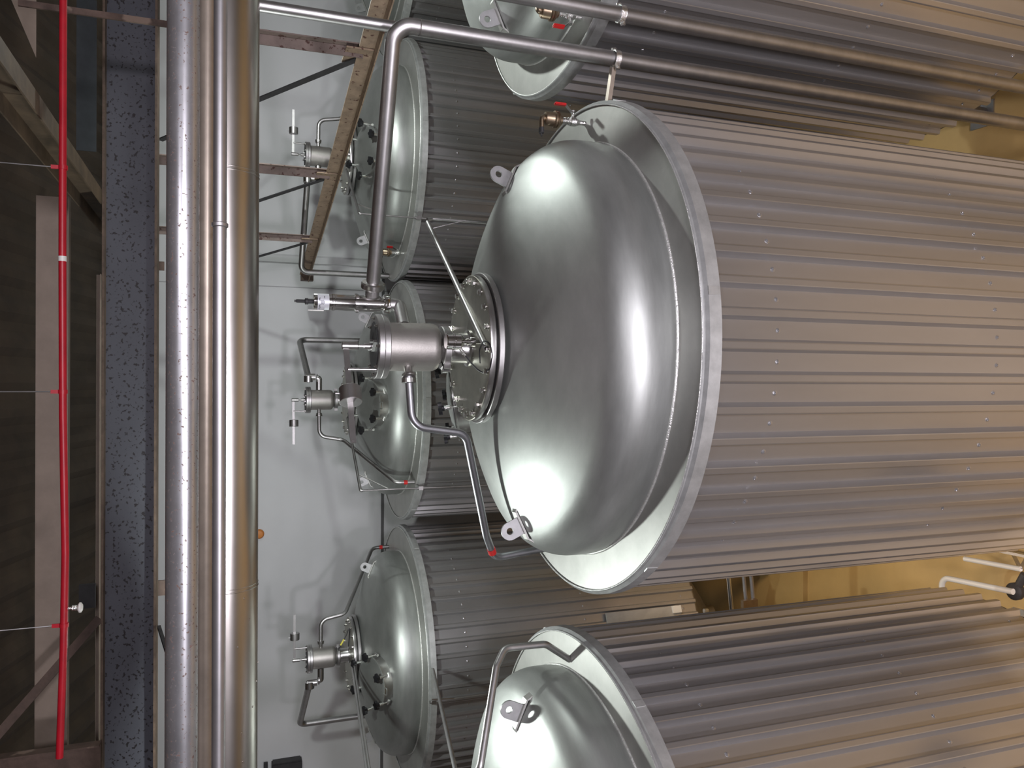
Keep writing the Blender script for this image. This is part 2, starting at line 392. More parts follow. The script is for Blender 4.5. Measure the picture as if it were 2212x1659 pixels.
for k, a in (('C', -91), ('B', -100), ('G', -95), ('E', 100), ('F', 100)):
    c = copy_tree(proto_m, tanks[k]); r = 1.03
    H_, k_ = (HEADB, 1.1) if k in 'BCG' else (HEAD, 1.0)
    c.matrix_local = Matrix.Rotation(R(a), 4, 'Z') @ Matrix.Translation((r, 0, RZ + dome_z(r, H_) - 0.01)) @ Matrix.Rotation(math.asin(r / 3.0), 4, 'Y') @ Matrix.Scale(k_, 4)

# inspection recess on the back tank D, beside the front tank E
def on_clad(x, y, c, r):
    d = ray(x, y); a = d.x ** 2 + d.y ** 2; b = -2 * (d.x * c[0] + d.y * c[1]); cc = c[0] ** 2 + c[1] ** 2 - r * r
    t = (-b - math.sqrt(b * b - 4 * a * cc)) / (2 * a); return Vector((d.x * t, d.y * t, EYE + d.z * t))

# ---------------------------------------------------------------- relief valve (origin on top of the tank cover)
def make_valve(label):
    v = thing('relief_valve', label, 'valve')
    bm = BM(); lathe(bm, [(0, 0), (0.135, 0), (0.135, 0.012), (0.115, 0.02), (0.112, 0.03), (0.112, 0.165), (0.125, 0.17), (0.125, 0.18), (0, 0.18)], seg=40); obj('neck_pipe', bm, 'steel', v, 30)
    bm = BM()
    for s in (0, PI):
        lathe(bm, [(0.118, 0.150), (0.150, 0.156), (0.156, 0.162), (0.156, 0.204), (0.150, 0.210), (0.118, 0.216)], seg=20, a0=s + 0.10, a1=s + PI - 0.10)
        for e in (-1, 1):
            box(bm, ((0.165) * math.cos(s), e * 0.02 + 0.0, 0.183), (0.05, 0.014, 0.05))
    obj('neck_clamp', bm, 'pipe', v, 30)
    bm = BM(); lathe(bm, [(0, 0.19), (0.10, 0.19), (0.11, 0.21), (0.118, 0.225), (0.135, 0.232), (0.158, 0.245), (0.170, 0.27), (0.172, 0.29), (0.172, 0.598), (0.178, 0.60), (0.178, 0.606), (0.166, 0.608)], seg=56)
    obj('valve_body', bm, 'cast', v, 30)
    bm = BM(); lathe(bm, [(0.16, 0.606), (0.222, 0.607), (0.226, 0.611), (0.226, 0.645), (0.2235, 0.648), (0.226, 0.651), (0.226, 0.684), (0.222, 0.688), (0, 0.688)], seg=64)
    ld = obj('lid', bm, 'pipe', v, 30)
    bm = BM(); lathe(bm, [(0, 0.689), (0.175, 0.689), (0.175, 0.693), (0, 0.693)], seg=48); obj('lid_recess', bm, 'darksteel', v, 30, 'dark inner lid plate')
    for i in range(8):
        a = 2 * PI * (i + 0.3) / 8; bm = BM(); x, y = 0.198 * math.cos(a), 0.198 * math.sin(a)
        lathe(bm, [(0, 0.688), (0.013, 0.688), (0.013, 0.700), (0.007, 0.702), (0.007, 0.712), (0, 0.712)], (x, y, 0), 6); obj('lid_bolt', bm, 'bolt', ld, 30)
    # lever gear: fork post on the axis, second post, long flat lever, drum weight
    bm = BM(); cyl(bm, (0.0, 0, 0.69), (0.0, 0, 0.76), 0.024, 16); cyl(bm, (0, 0, 0.76), (0, 0, 0.80), 0.012, 12); cyl(bm, (0, 0, 0.80), (0, 0, 0.915), 0.029, 18, bev=0.004)
    box(bm, (0.05, 0.06, 0.70), (0.02, 0.12, 0.03)); box(bm, (-0.04, -0.07, 0.70), (0.02, 0.12, 0.03))
    cyl(bm, (0, -0.03, 0.875), (0, 0.03, 0.875), 0.006, 8); cyl(bm, (0, -0.03, 0.82), (0, 0.03, 0.82), 0.006, 8)
    obj('fork_post', bm, 'steel', v, 30)
    bm = BM(); cyl(bm, (-0.19, 0, 0.688), (-0.19, 0, 0.885), 0.013, 14, bev=0.003); cyl(bm, (-0.19, -0.018, 0.868), (-0.19, 0.018, 0.868), 0.005, 8)
    obj('guide_post', bm, 'steel', v, 30)
    bm = BM(); bar(bm, (0.02, 0.0, 0.885), (-0.75, 0.0, 0.885), 0.008, 0.038); cyl(bm, (-0.73, -0.007, 0.885), (-0.73, 0.007, 0.885), 0.006, 10)
    obj('lever', bm, 'pipe', v, 30)
    bm = BM(); cyl(bm, (-0.34, 0, 0.88), (-0.45, 0, 0.88), 0.075, 32, bev=0.003); cyl(bm, (-0.38, 0, 0.95), (-0.38, 0, 0.98), 0.006, 8); obj('drum_weight', bm, 'pipe', v, 30)
    # side stubs: overflow elbow (+x) and drain (-x)
    bm = BM(); cyl(bm, (-0.165, 0, 0.465), (-0.225, 0, 0.465), 0.029, 20); cyl(bm, (-0.225, 0, 0.465), (-0.25, 0, 0.465), 0.050, 20, bev=0.006); obj('drain_stub', bm, 'steel', v, 30)
    return v
ZA = RZ + 0.827
vA = make_valve('weighted relief valve on the bolted cover of the big central tank, nearest valve')
vA.location = (*A, ZA); LAV = R(30); vA.rotation_euler.z = LAV
def put_valve(key, c, lift, rz, lab):
    o = copy_tree(vA); o.location = (*c, (ZA if lift == 0 else RZ + HEADB + 0.077) + lift); o.rotation_euler.z = rz; o['label'] = lab
    if lift: o.scale = (0.87, 0.87, 0.87)
    o['category'] = 'valve'
    o['group'] = 'lever relief valves on the tank tops'; return o
ZB = RZ + HEADB + 0.077; SB = 0.87
vC = put_valve('C', Ct, LB, R(8), 'small relief valve on the middle back-row tank, lever weight hanging to the left of it')
vD = put_valve('D', D, LB, R(180), 'relief valve on the back-row tank that has the front-facing round hatch')
vB = put_valve('B', B, LB, R(176), 'relief valve seen just above the rusty truss, on the tank behind it')
vE = put_valve('E', Et, LF, R(172), 'relief valve of the bottom-edge tank, only its dark drum weight showing')
vF = put_valve('F', Ft, LF, R(178), 'relief valve of the tank behind the two long drop pipes, mostly out of frame')
vA['group'] = 'lever relief valves on the tank tops'

# level sensor beside the neck of the central tank
sx, sy = A[0] + 0.03, A[1] - 0.30
s = thing('level_sensor', 'small stainless sensor with a looped lead, in front of the nearest valve neck', 'sensor', (sx, sy, ZA)); s.scale = (1, 1, 0.8)
bm = BM(); lathe(bm, [(0.014, 0.0), (0.014, 0.05), (0.034, 0.052), (0.034, 0.085), (0.018, 0.088), (0.018, 0.11), (0.024, 0.112), (0.024, 0.125), (0.018, 0.128), (0.018, 0.14), (0.055, 0.185), (0.058, 0.19), (0.058, 0.235), (0.055, 0.238), (0.06, 0.242), (0.06, 0.25), (0.055, 0.253), (0.057, 0.256), (0.057, 0.305), (0.05, 0.312), (0, 0.312)], seg=32); obj('sensor_head', bm, 'shiny', s, 30)
bm = BM(); cyl(bm, (-0.045, -0.02, 0.19), (-0.085, -0.045, 0.165), 0.014, 12); cyl(bm, (-0.075, -0.04, 0.172), (-0.10, -0.055, 0.155), 0.009, 10); obj('cable_gland', bm, 'chrome', s, 30)
bm = BM(); tube(bm, [(-0.095, -0.052, 0.158), (-0.15, -0.075, 0.11), (-0.195, -0.095, 0.06), (-0.22, -0.13, 0.02), (-0.19, -0.22, -0.0), (-0.10, -0.27, 0.0), (-0.02, -0.27, 0.02), (0.0, -0.20, 0.05), (-0.06, -0.13, 0.06), (-0.15, -0.11, 0.045)], 0.0055, 0.06, 10); obj('cable', bm, 'black', s, 60)
# conduit tube running from the cover to the rim
p = PZ(1051, 753, ZA + 0.02); q = PY(923, 481, 6.95)
s = thing('conduit_pipe', 'straight thin steel conduit slanting across the central tank from its cover to the far rim', 'pipe', p)
bm = BM(); d = (q - p); lathe(bm, [(0.016, 0), (0.0215, 0), (0.0215, d.length), (0, d.length), (0, d.length - 0.01), (0.016, 0.01), (0.016, 0)], seg=20, mtx=zaxis((0, 0, 0), d)); obj('tube', bm, 'pipe', s, 30)
bm = BM(); e = d * 0.93; bar(bm, e, e + Vector((-0.02, -0.0, -0.32)) + Vector((0.12, 0, 0)), 0.03, 0.006); obj('stay', bm, 'pipe', s)
bm = BM(); tube(bm, [d + Vector((0.03, 0.02, 0)), d + Vector((0.045, 0.035, -0.05)), d + Vector((0.045, 0.035, -1.0))], 0.016, 0.04); obj('riser', bm, 'pipe', s)

# ---------------------------------------------------------------- drain pipes from each valve to the top ring
def on_ring(c, a, r, z): return Vector((c[0] + r * math.cos(R(a)), c[1] + r * math.sin(R(a)), z))
def drain(c, lift, rz, endang, lab, rad=0.028, side=-1, grp='small drain pipes from the valves to the top rings'):
    Z_ = ZB + lift; z0 = Z_ + 0.465 * SB; u = Vector((math.cos(rz), math.sin(rz), 0)) * side
    c3 = Vector((c[0], c[1], 0)); st = c3 + u * 0.215; st.z = z0
    k1 = c3 + u * 0.54; k1.z = z0
    k2 = c3 + u * 0.60; k2.z = Z_ + 0.06
    e1 = on_ring(c, endang, 1.67, RZ + lift + 0.26); e2 = on_ring(c, endang, 1.67, RZ + lift)
    o = thing('drain_pipe', lab, 'pipe', st, 0, grp)
    bm = BM(); tube(bm, [p - st for p in (st, k1, k2, e1, e2)], rad, 0.12, 18); obj('tube', bm, 'pipe', o, 60)
    d = (e1 - e2).normalized(); m0 = e2 + d * 0.10 - st; m1 = e2 + d * 0.15 - st
    bm = BM(); lathe(bm, [(rad + 0.0006, 0), (rad + 0.003, 0), (rad + 0.003, 0.05), (rad + 0.0006, 0.05)], seg=18, mtx=zaxis(m0, m1)); obj('red_band', bm, 'red', o, 30, 'red tape band')
    bm = BM(); lathe(bm, [(rad, 0), (rad * 1.7, 0.004), (rad * 1.7, 0.03), (rad, 0.034)], seg=20, mtx=zaxis(u * 0.0, u)); obj('union_nut', bm, 'steel', o, 30)
    return o
# the central tank's own drain, set out from where it is seen
c3 = Vector((*A, 0)); u = Vector((-math.cos(LAV), -math.sin(LAV), 0))
st = Vector((A[0] - 0.20, A[1] - 0.11, ZA + 0.465))
pts = [st, Vector((A[0] - 0.56, A[1] - 0.14, ZA + 0.445)), Vector((A[0] - 0.62, A[1] - 0.08, ZA + 0.04)), Vector((A[0] - 1.42, A[1] + 0.20, RZ + 0.62)), Vector((A[0] - 1.64, A[1] + 0.36, RZ + 0.50)), Vector((A[0] - 1.60, A[1] + 0.42, RZ))]
o = thing('drain_pipe', 'dark bent drain pipe from the nearest valve over the dome to its left lug', 'pipe', st)
bm = BM(); tube(bm, [p - st for p in pts], 0.0285, 0.12, 20); obj('tube', bm, 'drainm', o, 60)
bm = BM(); lathe(bm, [(0.028, 0), (0.05, 0.005), (0.05, 0.035), (0.028, 0.04)], seg=24, mtx=zaxis((-0.02, 0, 0), (-0.06, -0.005, 0))); obj('union_nut', bm, 'steel', o, 30)
dd = (pts[3] - pts[4]).normalized(); m0 = pts[4] + dd * 0.07 - st
bm = BM(); lathe(bm, [(0.029, 0), (0.033, 0), (0.033, 0.055), (0.029, 0.055)], seg=20, mtx=zaxis(m0, m0 + dd)); obj('red_band', bm, 'red', o, 30, 'red tape band')
drain(Ct, LB, R(8), 228, 'drain pipe with a red band running left down the dome of the middle back-row tank', side=-1)
drain(D, LB, R(180), 38 - 0, 'red-banded drain pipe sloping to the right rim of the hatch-facing tank', side=-1)
drain(B, LB, R(176), 20, 'drain pipe bending away behind the rusty truss from the tank valve there', side=-1)
# front left tank: thick drain bending round the lug
st = Vector((Et[0] + 0.23, Et[1], ZA + 0.42))
pts = [st, Vector((Et[0] + 0.4, Et[1] - 0.05, ZA + 0.38)), PY(1040, 1659, 5.0), PY(1074, 1440, 5.32), PY(1092, 1400, 5.4), PY(1180, 1391, 5.42), PY(1200, 1404, 5.42)]
pts[-1] = PZ(1232, 1424, RZ + 0.002)
o = thing('drain_pipe', 'dark grey drain pipe curving past the lifting lug of the bottom-edge tank', 'pipe', st)
bm = BM(); tube(bm, [p - st for p in pts], 0.026, 0.09, 20); obj('tube', bm, 'pipe', o, 60)

# ---------------------------------------------------------------- overflow pipes
# central tank: elbow from the valve, upright safety valve, horizontal run, drop
ov = Vector((A[0] + 0.33, A[1] + 0.13, ZA + 0.62))
zrun = PZ(800, 560, 0)  # unused guide
rp = PY(800, 620, 5.78)                       # branch height
axis = Vector((rp.x - 0.10, 5.70, 0))
vx = PY(800, 657, 5.72).x; vy = 5.72
o = thing('overflow_elbow', 'bent stainless elbow joining the nearest valve body to the upright safety valve', 'pipe', (A[0] + 0.15, A[1] + 0.06, ZA + 0.465))
b0 = Vector(o.location); topz = PY(838, 657, vy).z
bm = BM(); tube(bm, [Vector((0, 0, 0)), Vector((vx - b0.x, vy - b0.y, 0.0)), Vector((vx - b0.x, vy - b0.y, topz - b0.z))], 0.049, 0.13, 28, n=12); obj('bend', bm, 'pipe', o, 60)
sv = thing('safety_valve', 'polished upright cylindrical safety valve with a silver label, beside the nearest relief valve', 'valve', (vx, vy, topz))
H = PY(676, 655, vy).z - topz                 # body height
bm = BM(); lathe(bm, [(0.05, -0.01), (0.068, -0.008), (0.072, 0.0), (0.072, 0.03), (0.068, 0.036), (0.05, 0.038)], seg=14); obj('union_nut', bm, 'shiny', sv, 30)
zz = H
bm = BM(); lathe(bm, [(0.05, 0.036), (0.05, 0.06), (0.060, 0.062), (0.060, zz * 0.42), (0.055, zz * 0.425), (0.055, zz * 0.445)], seg=40); obj('lower_barrel', bm, 'shiny', sv, 30)
bm = BM(); lathe(bm, [(0.055, zz * 0.40), (0.066, zz * 0.405), (0.066, zz * 0.455), (0.055, zz * 0.46)], seg=40)
for a in (200, 250, 300, 20): box(bm, (0.068, 0, zz * 0.43), (0.012, 0.012, 0.02), Matrix.Rotation(R(a), 4, 'Z'))
obj('clamp_ring', bm, 'shiny', sv, 30)
bm = BM(); lathe(bm, [(0.057, zz * 0.45), (0.058, zz * 0.46), (0.058, zz * 0.72), (0.062, zz * 0.725), (0.062, zz * 0.755), (0.059, zz * 0.76), (0.059, zz * 0.99), (0.056, zz), (0, zz)], seg=40); obj('upper_barrel', bm, 'shiny', sv, 30)
bm = BM(); lathe(bm, [(0, zz), (0.02, zz), (0.02, zz + 0.035), (0.024, zz + 0.037), (0.024, zz + 0.055), (0.016, zz + 0.058), (0.013, zz + 0.06), (0.013, zz + 0.115), (0.009, zz + 0.118), (0.009, zz + 0.13), (0, zz + 0.13)], seg=12); obj('spindle', bm, 'darksteel', sv, 30)
bm = BM(); lathe(bm, [(0.0594, zz * 0.80), (0.0600, zz * 0.80), (0.0600, zz * 0.95), (0.0594, zz * 0.95)], seg=20, a0=R(195), a1=R(345)); lb = obj('label_plate', bm, 'label', sv, 30)
bm = BM()
for (a, h0, h1, w) in ((282, .928, .932, .016), (282, .921, .924, .03), (262, .905, .908, .03), (262, .895, .898, .034), (262, .885, .888, .024), (262, .875, .878, .034), (262, .865, .868, .02), (300, .86, .865, .02)):
    box(bm, (0.0602, 0, zz * (h0 + h1) / 2), (0.0008, w, zz * (h1 - h0) + 0.001), Matrix.Rotation(R(a), 4, 'Z'))
obj('printed_lines', bm, 'ink', lb)
# CE mark, drawn as open arcs, the letters standing one above the other along the barrel
bm = BM()
def arc(cz, ca, r, mid):
    n = 10; pr = None
    for k in range(n + 1):
        t = R(-90 + 180 * k / n); da = (-math.cos(t) * r) if mid else -math.cos(t) * r
        a = R(ca) + (math.sin(t) * r) / 0.0604; z = cz + math.cos(t) * r
        pnt = Vector((0.0604 * math.cos(a), 0.0604 * math.sin(a), z))
        if pr is not None: bar(bm, pr, pnt, 0.003, 0.0012, up=(math.cos(a), math.sin(a), 0))
        pr = pnt
arc(zz * .915, 236, 0.009, 0); arc(zz * .915, 215, 0.009, 0)
a = R(236); bar(bm, (0.0604 * math.cos(a), 0.0604 * math.sin(a), zz * .915), (0.0604 * math.cos(a), 0.0604 * math.sin(a), zz * .915 + 0.008), 0.003, 0.0012, up=(math.cos(a), math.sin(a), 0))
obj('ce_mark', bm, 'ink', lb)
bm = BM(); box(bm, (-0.064, -0.02, zz * 0.97), (0.006, 0.02, 0.11)); obj('side_tab', bm, 'white', sv)
# horizontal run
jz = rp.z
P1 = Vector((vx + 0.055, vy, jz)); CR = Vector((2.285, 4.90, jz)); P1b = Vector((vx + 0.11, vy - 0.04, jz))
hp = thing('overflow_pipe', 'thick stainless pipe running level from the safety valve, then dropping past the central tank', 'pipe', P1)
bm = BM(); tube(bm, [Vector((0, 0, 0)), CR - P1, Vector((2.27, 4.86, 0.4)) - P1], 0.0508, 0.12, 28, n=12); obj('tube', bm, 'pipe', hp, 60)
dr = (CR - P1).normalized()
bm = BM(); lathe(bm, [(0.051, 0.05), (0.078, 0.056), (0.086, 0.066), (0.086, 0.10), (0.078, 0.108), (0.051, 0.112)], seg=32, mtx=zaxis((0, 0, 0), dr)); obj('union_nut', bm, 'steel', hp, 30)
bm = BM(); w0 = Vector((2.275, 4.88, jz - 0.16)) - P1; ringtorus(bm, Matrix.Translation(w0), 0.0508, 0.002, 28, 5); obj('weld_seam', bm, 'steel', hp)
def pipe_clamp(parent, loc, r):
    bm = BM(); lathe(bm, [(r, -0.02), (r + 0.006, -0.02), (r + 0.006, 0.02), (r, 0.02)], loc, 28)
    for a in (200, 20):
        box(bm, (r + 0.02, 0, 0), (0.035, 0.012, 0.035), Matrix.Translation(loc) @ Matrix.Rotation(R(a), 4, 'Z')); 
        cyl(bm, Matrix.Translation(loc) @ Matrix.Rotation(R(a), 4, 'Z') @ Vector((r + 0.022, -0.02, 0)), Matrix.Translation(loc) @ Matrix.Rotation(R(a), 4, 'Z') @ Vector((r + 0.022, 0.02, 0)), 0.008, 8)
    return obj('pipe_clamp', bm, 'chrome', parent, 30)
cz = PY(1327, 121, 4.88).z
pipe_clamp(hp, Vector((2.2735, 4.872, cz)) - P1, 0.051)
# two more drop pipes
def drop(x0, y0_, Y, ztop, r, lab, clampx=None):
    p = PY(x0, y0_, Y); o = thing('drop_pipe', lab, 'pipe', (p.x, Y, 0.4), 0)
    bm = BM(); cyl(bm, (0, 0, 0), (0, 0, ztop - 0.4), r, 28); obj('tube', bm, 'pipe', o, 60)
    if clampx:
        zc = PY(clampx, y0_, Y).z - 0.4; pipe_clamp(o, Vector((0, 0, zc)), r + 0.001)
    return o
drop(1010, 84, 5.15, 8.95, 0.038, 'thinner steel drop pipe just behind the thick one, passing its elbow')
drop(1440, 48, 4.72, 9.0, 0.0508, 'stainless drop pipe nearest the top edge, with a shiny clamp', 1339)
# bracket from the rim of the central tank to the drop pipe
b0 = PZ(1311, 226, RZ - 0.03); b1 = Vector((2.262, 4.90, cz))
o = thing('pipe_bracket', 'rusty flat steel bracket from the central tank rim to the thick drop pipe clamp', 'bracket', b0)
bm = BM(); bar(bm, (0, 0, 0), (b1 - b0) * 0.93, 0.045, 0.03); obj('arm', bm, 'dustpipe', o)
bm = BM(); cyl(bm, (b1 - b0) * 0.80, (b1 - b0), 0.014, 12); obj('rod', bm, 'brown', o)
# back-row overflow pipes
def overflow(c, lift, d, Ye, Xe, lab, zk=0.62):
    z0 = ZB + lift + 0.465 * SB; c3 = Vector((c[0], c[1], 0)); st = Vector((c[0] + d * 0.15, c[1], z0))
    o = thing('overflow_pipe', lab, 'pipe', st, 0, 'grey overflow pipes of the back-row valves')
    zt = ZB + lift + 0.56
    k = Vector((c[0] + d * 0.32, c[1], z0)); k2 = Vector((c[0] + d * 0.32, c[1], zt - 0.12))
    bm = BM(); tube(bm, [st - st, k - st, k2 - st], 0.045, 0.12, 22); lathe(bm, [(0.045, -0.02), (0.062, -0.018), (0.062, 0.0), (0.045, 0.002)], k2 - st, 22); obj('elbow', bm, 'steel', o, 50)
    k3 = Vector((c[0] + d * 0.34, c[1] - 0.02, zt)); bm = BM()
    lathe(bm, [(0.052, -0.05), (0.066, -0.045), (0.066, 0.045), (0.052, 0.05)], seg=22, mtx=zaxis(k3 - st + Vector((-0.03, 0, 0)), k3 - st + Vector((1, 0, 0)))); lathe(bm, [(0, -0.1), (0.05, -0.1), (0.05, 0.04), (0, 0.04)], k3 - st, 20); obj('tee', bm, 'steel', o, 40)
    e = Vector((Xe, Ye, zt + 0.05)); f = Vector((Xe, Ye, 0.3))
    bm = BM(); tube(bm, [k3 - st, e - st, f - st], 0.046, 0.11, 22); obj('tube', bm, 'pipe', o, 60)
    return o
overflow(Ct, LB, 1, 12.9, 0.70, 'overflow pipe rising from the middle back-row valve and dropping behind its dome')
overflow(D, LB, -1, 12.6, -5.35, 'overflow pipe from the hatch-facing tank valve, cornering left and dropping behind the dome')
overflow(B, LB, -1, 12.6, 1.75, 'long overflow pipe passing behind the rusty truss and dropping between the tanks')

# ---------------------------------------------------------------- conduit risers with twin rods
def riser(c, lift, a, lab, top=0.75, bottom=4.0, arm=True):
    base = on_ring(c, a, 1.90, RZ + lift - bottom)
    o = thing('conduit_riser', lab, 'pipe', base, 0, 'thin conduit risers at the back-row rims')
    bm = BM(); cyl(bm, (0, 0, 0), (0, 0, bottom + 0.02), 0.02, 14); cyl(bm, (0, 0, bottom), (0, 0, bottom + top), 0.012, 12); obj('rod', bm, 'pipe', o, 40)
    bm = BM(); e = Vector((c[0], c[1], ZB + lift + 0.03)) - base; e = Vector((e.x * 0.78, e.y * 0.78, e.z)); t = Vector((0, 0, bottom + top))
    if arm: tube(bm, [t, t + Vector((0.0, 0, 0.03)), e], 0.02, 0.03, 14); obj('arm', bm, 'pipe', o, 40)
    else: bm.free()
    bm = BM(); box(bm, (0, 0, bottom - 0.03), (0.05, 0.05, 0.06)); tube(bm, [t * 1.0 + Vector((0, 0, -0.35)), t + ((e - t) * 0.2 if arm else Vector((0.05, -0.05, 0)))], 0.01, 0.01, 8); obj('stay', bm, 'steel', o)
    return o
riser(Ct, LB, 232, 'thin conduit riser at the left rim of the middle back-row tank, with a slanting arm')
riser(B, LB, 233, 'thin conduit riser at the left rim of the tank behind the truss')
riser(D, LB, 268, 'thin conduit riser up the front of the tank with the facing hatch', top=0.0, arm=False)
for (a, b, Ya, Yb, lab) in (((937, 1447), (988, 1672), 9.55, 6.6, 'slanting conduit from the hatch-facing tank rim towards the bottom edge of the picture'), ((762, 1432), (797, 1675), 10.9, 7.8, 'thin twin conduit slanting over the dome of the hatch-facing tank')):
    p, q = PY(*a, Ya), PY(*b, Yb); q = p + (q - p) * 1.25
    o = thing('conduit_pipe', lab, 'pipe', p); bm = BM(); cyl(bm, (0, 0, 0), q - p, 0.021, 14)
    obj('tube', bm, 'pipe', o, 40)
    if Ya > 10:
        bm = BM(); cyl(bm, (0.05, 0, -0.02), q - p + Vector((0.05, 0, -0.02)), 0.012, 12); obj('second_tube', bm, 'pipe', o, 40)

# ---------------------------------------------------------------- bronze air vents with red-handled cocks
def make_vent(loc, rz, lab, drop_end=True):
    v = thing('air_vent', lab, 'valve', loc, rz, 'bronze air vents with red-handled cocks')
    bm = BM(); cyl(bm, (0, 0, 0), (0, 0, 0.05), 0.012, 14); cyl(bm, (0, 0, 0.045), (0, 0, 0.07), 0.014, 6, 0.021); cyl(bm, (0, 0, 0.07), (0, 0, 0.115), 0.022, 18, bev=0.004); cyl(bm, (0, 0, 0.115), (0, 0, 0.13), 0.02, 6)
    for k in range(4): cyl(bm, (0, 0, 0.13 + k * 0.014), (0, 0, 0.139 + k * 0.014), 0.017, 14, bev=0.003)
    cyl(bm, (0, 0, 0.12), (0, 0, 0.19), 0.012, 12); cyl(bm, (0.015, 0, 0.092), (0.045, 0, 0.092), 0.009, 12); cyl(bm, (0.04, 0, 0.092), (0.055, 0, 0.092), 0.013, 6)
    obj('ball_cock', bm, 'chrome', v, 30)
    bm = BM(); bar(bm, (0.046, 0, 0.085), (0.046, 0, 0.105), 0.02, 0.003, up=(1, 0, 0)); bar(bm, (0.046, 0, 0.103), (0.078, 0, 0.150), 0.02, 0.003, up=(1, 0, 0))
    hn = obj('cock_lever', bm, 'steel', v)
    bm = BM(); m = Matrix.Translation((0.079, 0, 0.147)); box(bm, (0, 0, 0.045), (0.012, 0.026, 0.09), m); bmesh.ops.bevel(bm, geom=bm.edges[:], offset=0.004, segments=2, affect='EDGES'); obj('red_grip', bm, 'red', hn, 40, 'red plastic grip')
    bm = BM(); lathe(bm, [(0, 0.185), (0.022, 0.185), (0.022, 0.20), (0.034, 0.204), (0.040, 0.212), (0.040, 0.222), (0.036, 0.225), (0.041, 0.229), (0.041, 0.242), (0.035, 0.247), (0.0335, 0.25), (0.0335, 0.305), (0.029, 0.313), (0.02, 0.316), (0, 0.316)], seg=32)
    tube(bm, [(0, 0, 0.31), (0, 0, 0.338), (-0.0, -0.052, 0.338)] if False else [(0, 0, 0.31), (0.0, 0, 0.337), (-0.050, 0, 0.337)], 0.017, 0.02, 16); obj('vent_body', bm, 'bronze', v, 40)
    bm = BM(); cyl(bm, (-0.045, 0, 0.337), (-0.075, 0, 0.337), 0.0185, 16, bev=0.003); cyl(bm, (-0.075, 0, 0.337), (-0.088, 0, 0.337), 0.006, 8); obj('vent_cap', bm, 'darksteel', v, 30)
    v.scale = (1.5, 1.5, 1.02)
    return v
pv = PZ(1261, 266, RZ)
vv = make_vent(pv, R(0), 'bronze air vent with red-handled cock on the top ring of the central tank')
pf = PZ(1252, 38, RZ)
o = copy_tree(vv); o.location = pf; o.rotation_euler.z = R(200); o['label'] = 'bronze air vent with red-handled cock on the tank behind the drop pipes'
pb = on_ring(B, 205, 1.66, RZ + LB); o = copy_tree(vv); o.location = pb; o.rotation_euler.z = R(40); o['label'] = 'tiny air vent at the left rim of the tank behind the rusty truss'

# ---------------------------------------------------------------- rusty lattice truss running towards the wall
TZ = EYE - 1.13
c0, c1 = Vector((3.28, 5.2, TZ)), Vector((1.83, 13.5, TZ))
tr = thing('roof_truss', 'rusty tan lattice roof truss running away to the back wall above the tanks', 'truss', c0)
bm = BM(); bar(bm, (0, 0, 0.03), c1 - c0 + Vector((0, 0, 0.03)), 0.012, 0.14); bar(bm, (-0.06, 0, -0.04), c1 - c0 + Vector((-0.06, 0, -0.04)), 0.13, 0.012); obj('bottom_chord', bm, 'rust', tr)
bm = BM(); box(bm, tuple(c1 - c0 + Vector((-0.02, 0.02, -0.02))), (0.16, 0.16, 0.2)); box(bm, tuple(c1 - c0 + Vector((0.03, 0.04, -0.13))), (0.05, 0.08, 0.1)); obj('end_shoe', bm, 'brown', tr)
TOP = EYE + 1.6
def chord_at(Y): t = (Y - c0.y) / (c1.y - c0.y); return c0 + (c1 - c0) * t
for Y in (7.03, 9.6, 11.84):
    p = chord_at(Y); tz = EYE + 0.25 if Y < 8 else EYE + 1.0
    if Y < 8:
        bm = BM(); bar(bm, Vector((p.x + 0.01, Y, tz)) - c0, Vector((p.x + 0.01, Y, TOP)) - c0, 0.05, 0.02, up=(0, 1, 0)); obj('hanger_rod', bm, 'brown', tr)
    bm = BM(); bar(bm, p - c0 + Vector((0.01, 0, 0.05)), Vector((p.x, Y, tz)) - c0, 0.10, 0.012, up=(0, 1, 0)); bar(bm, p - c0 + Vector((0.055, -0.04, 0.05)), Vector((p.x + 0.045, Y - 0.04, tz)) - c0, 0.012, 0.08, up=(0, 1, 0)); obj('upright', bm, 'upright', tr)
    q = chord_at(Y + 2.2); bm = BM(); bar(bm, p - c0 + Vector((-0.01, 0.1, 0.08)), Vector((q.x, Y + 2.0, EYE + 0.75)) - c0, 0.07, 0.012, up=(1, 0, 0)); obj('diagonal', bm, 'darksteel', tr)
    bm = BM(); box(bm, tuple(p - c0 + Vector((-0.0, 0.06, 0.09))), (0.014, 0.34, 0.24)); obj('gusset', bm, 'rust', tr)

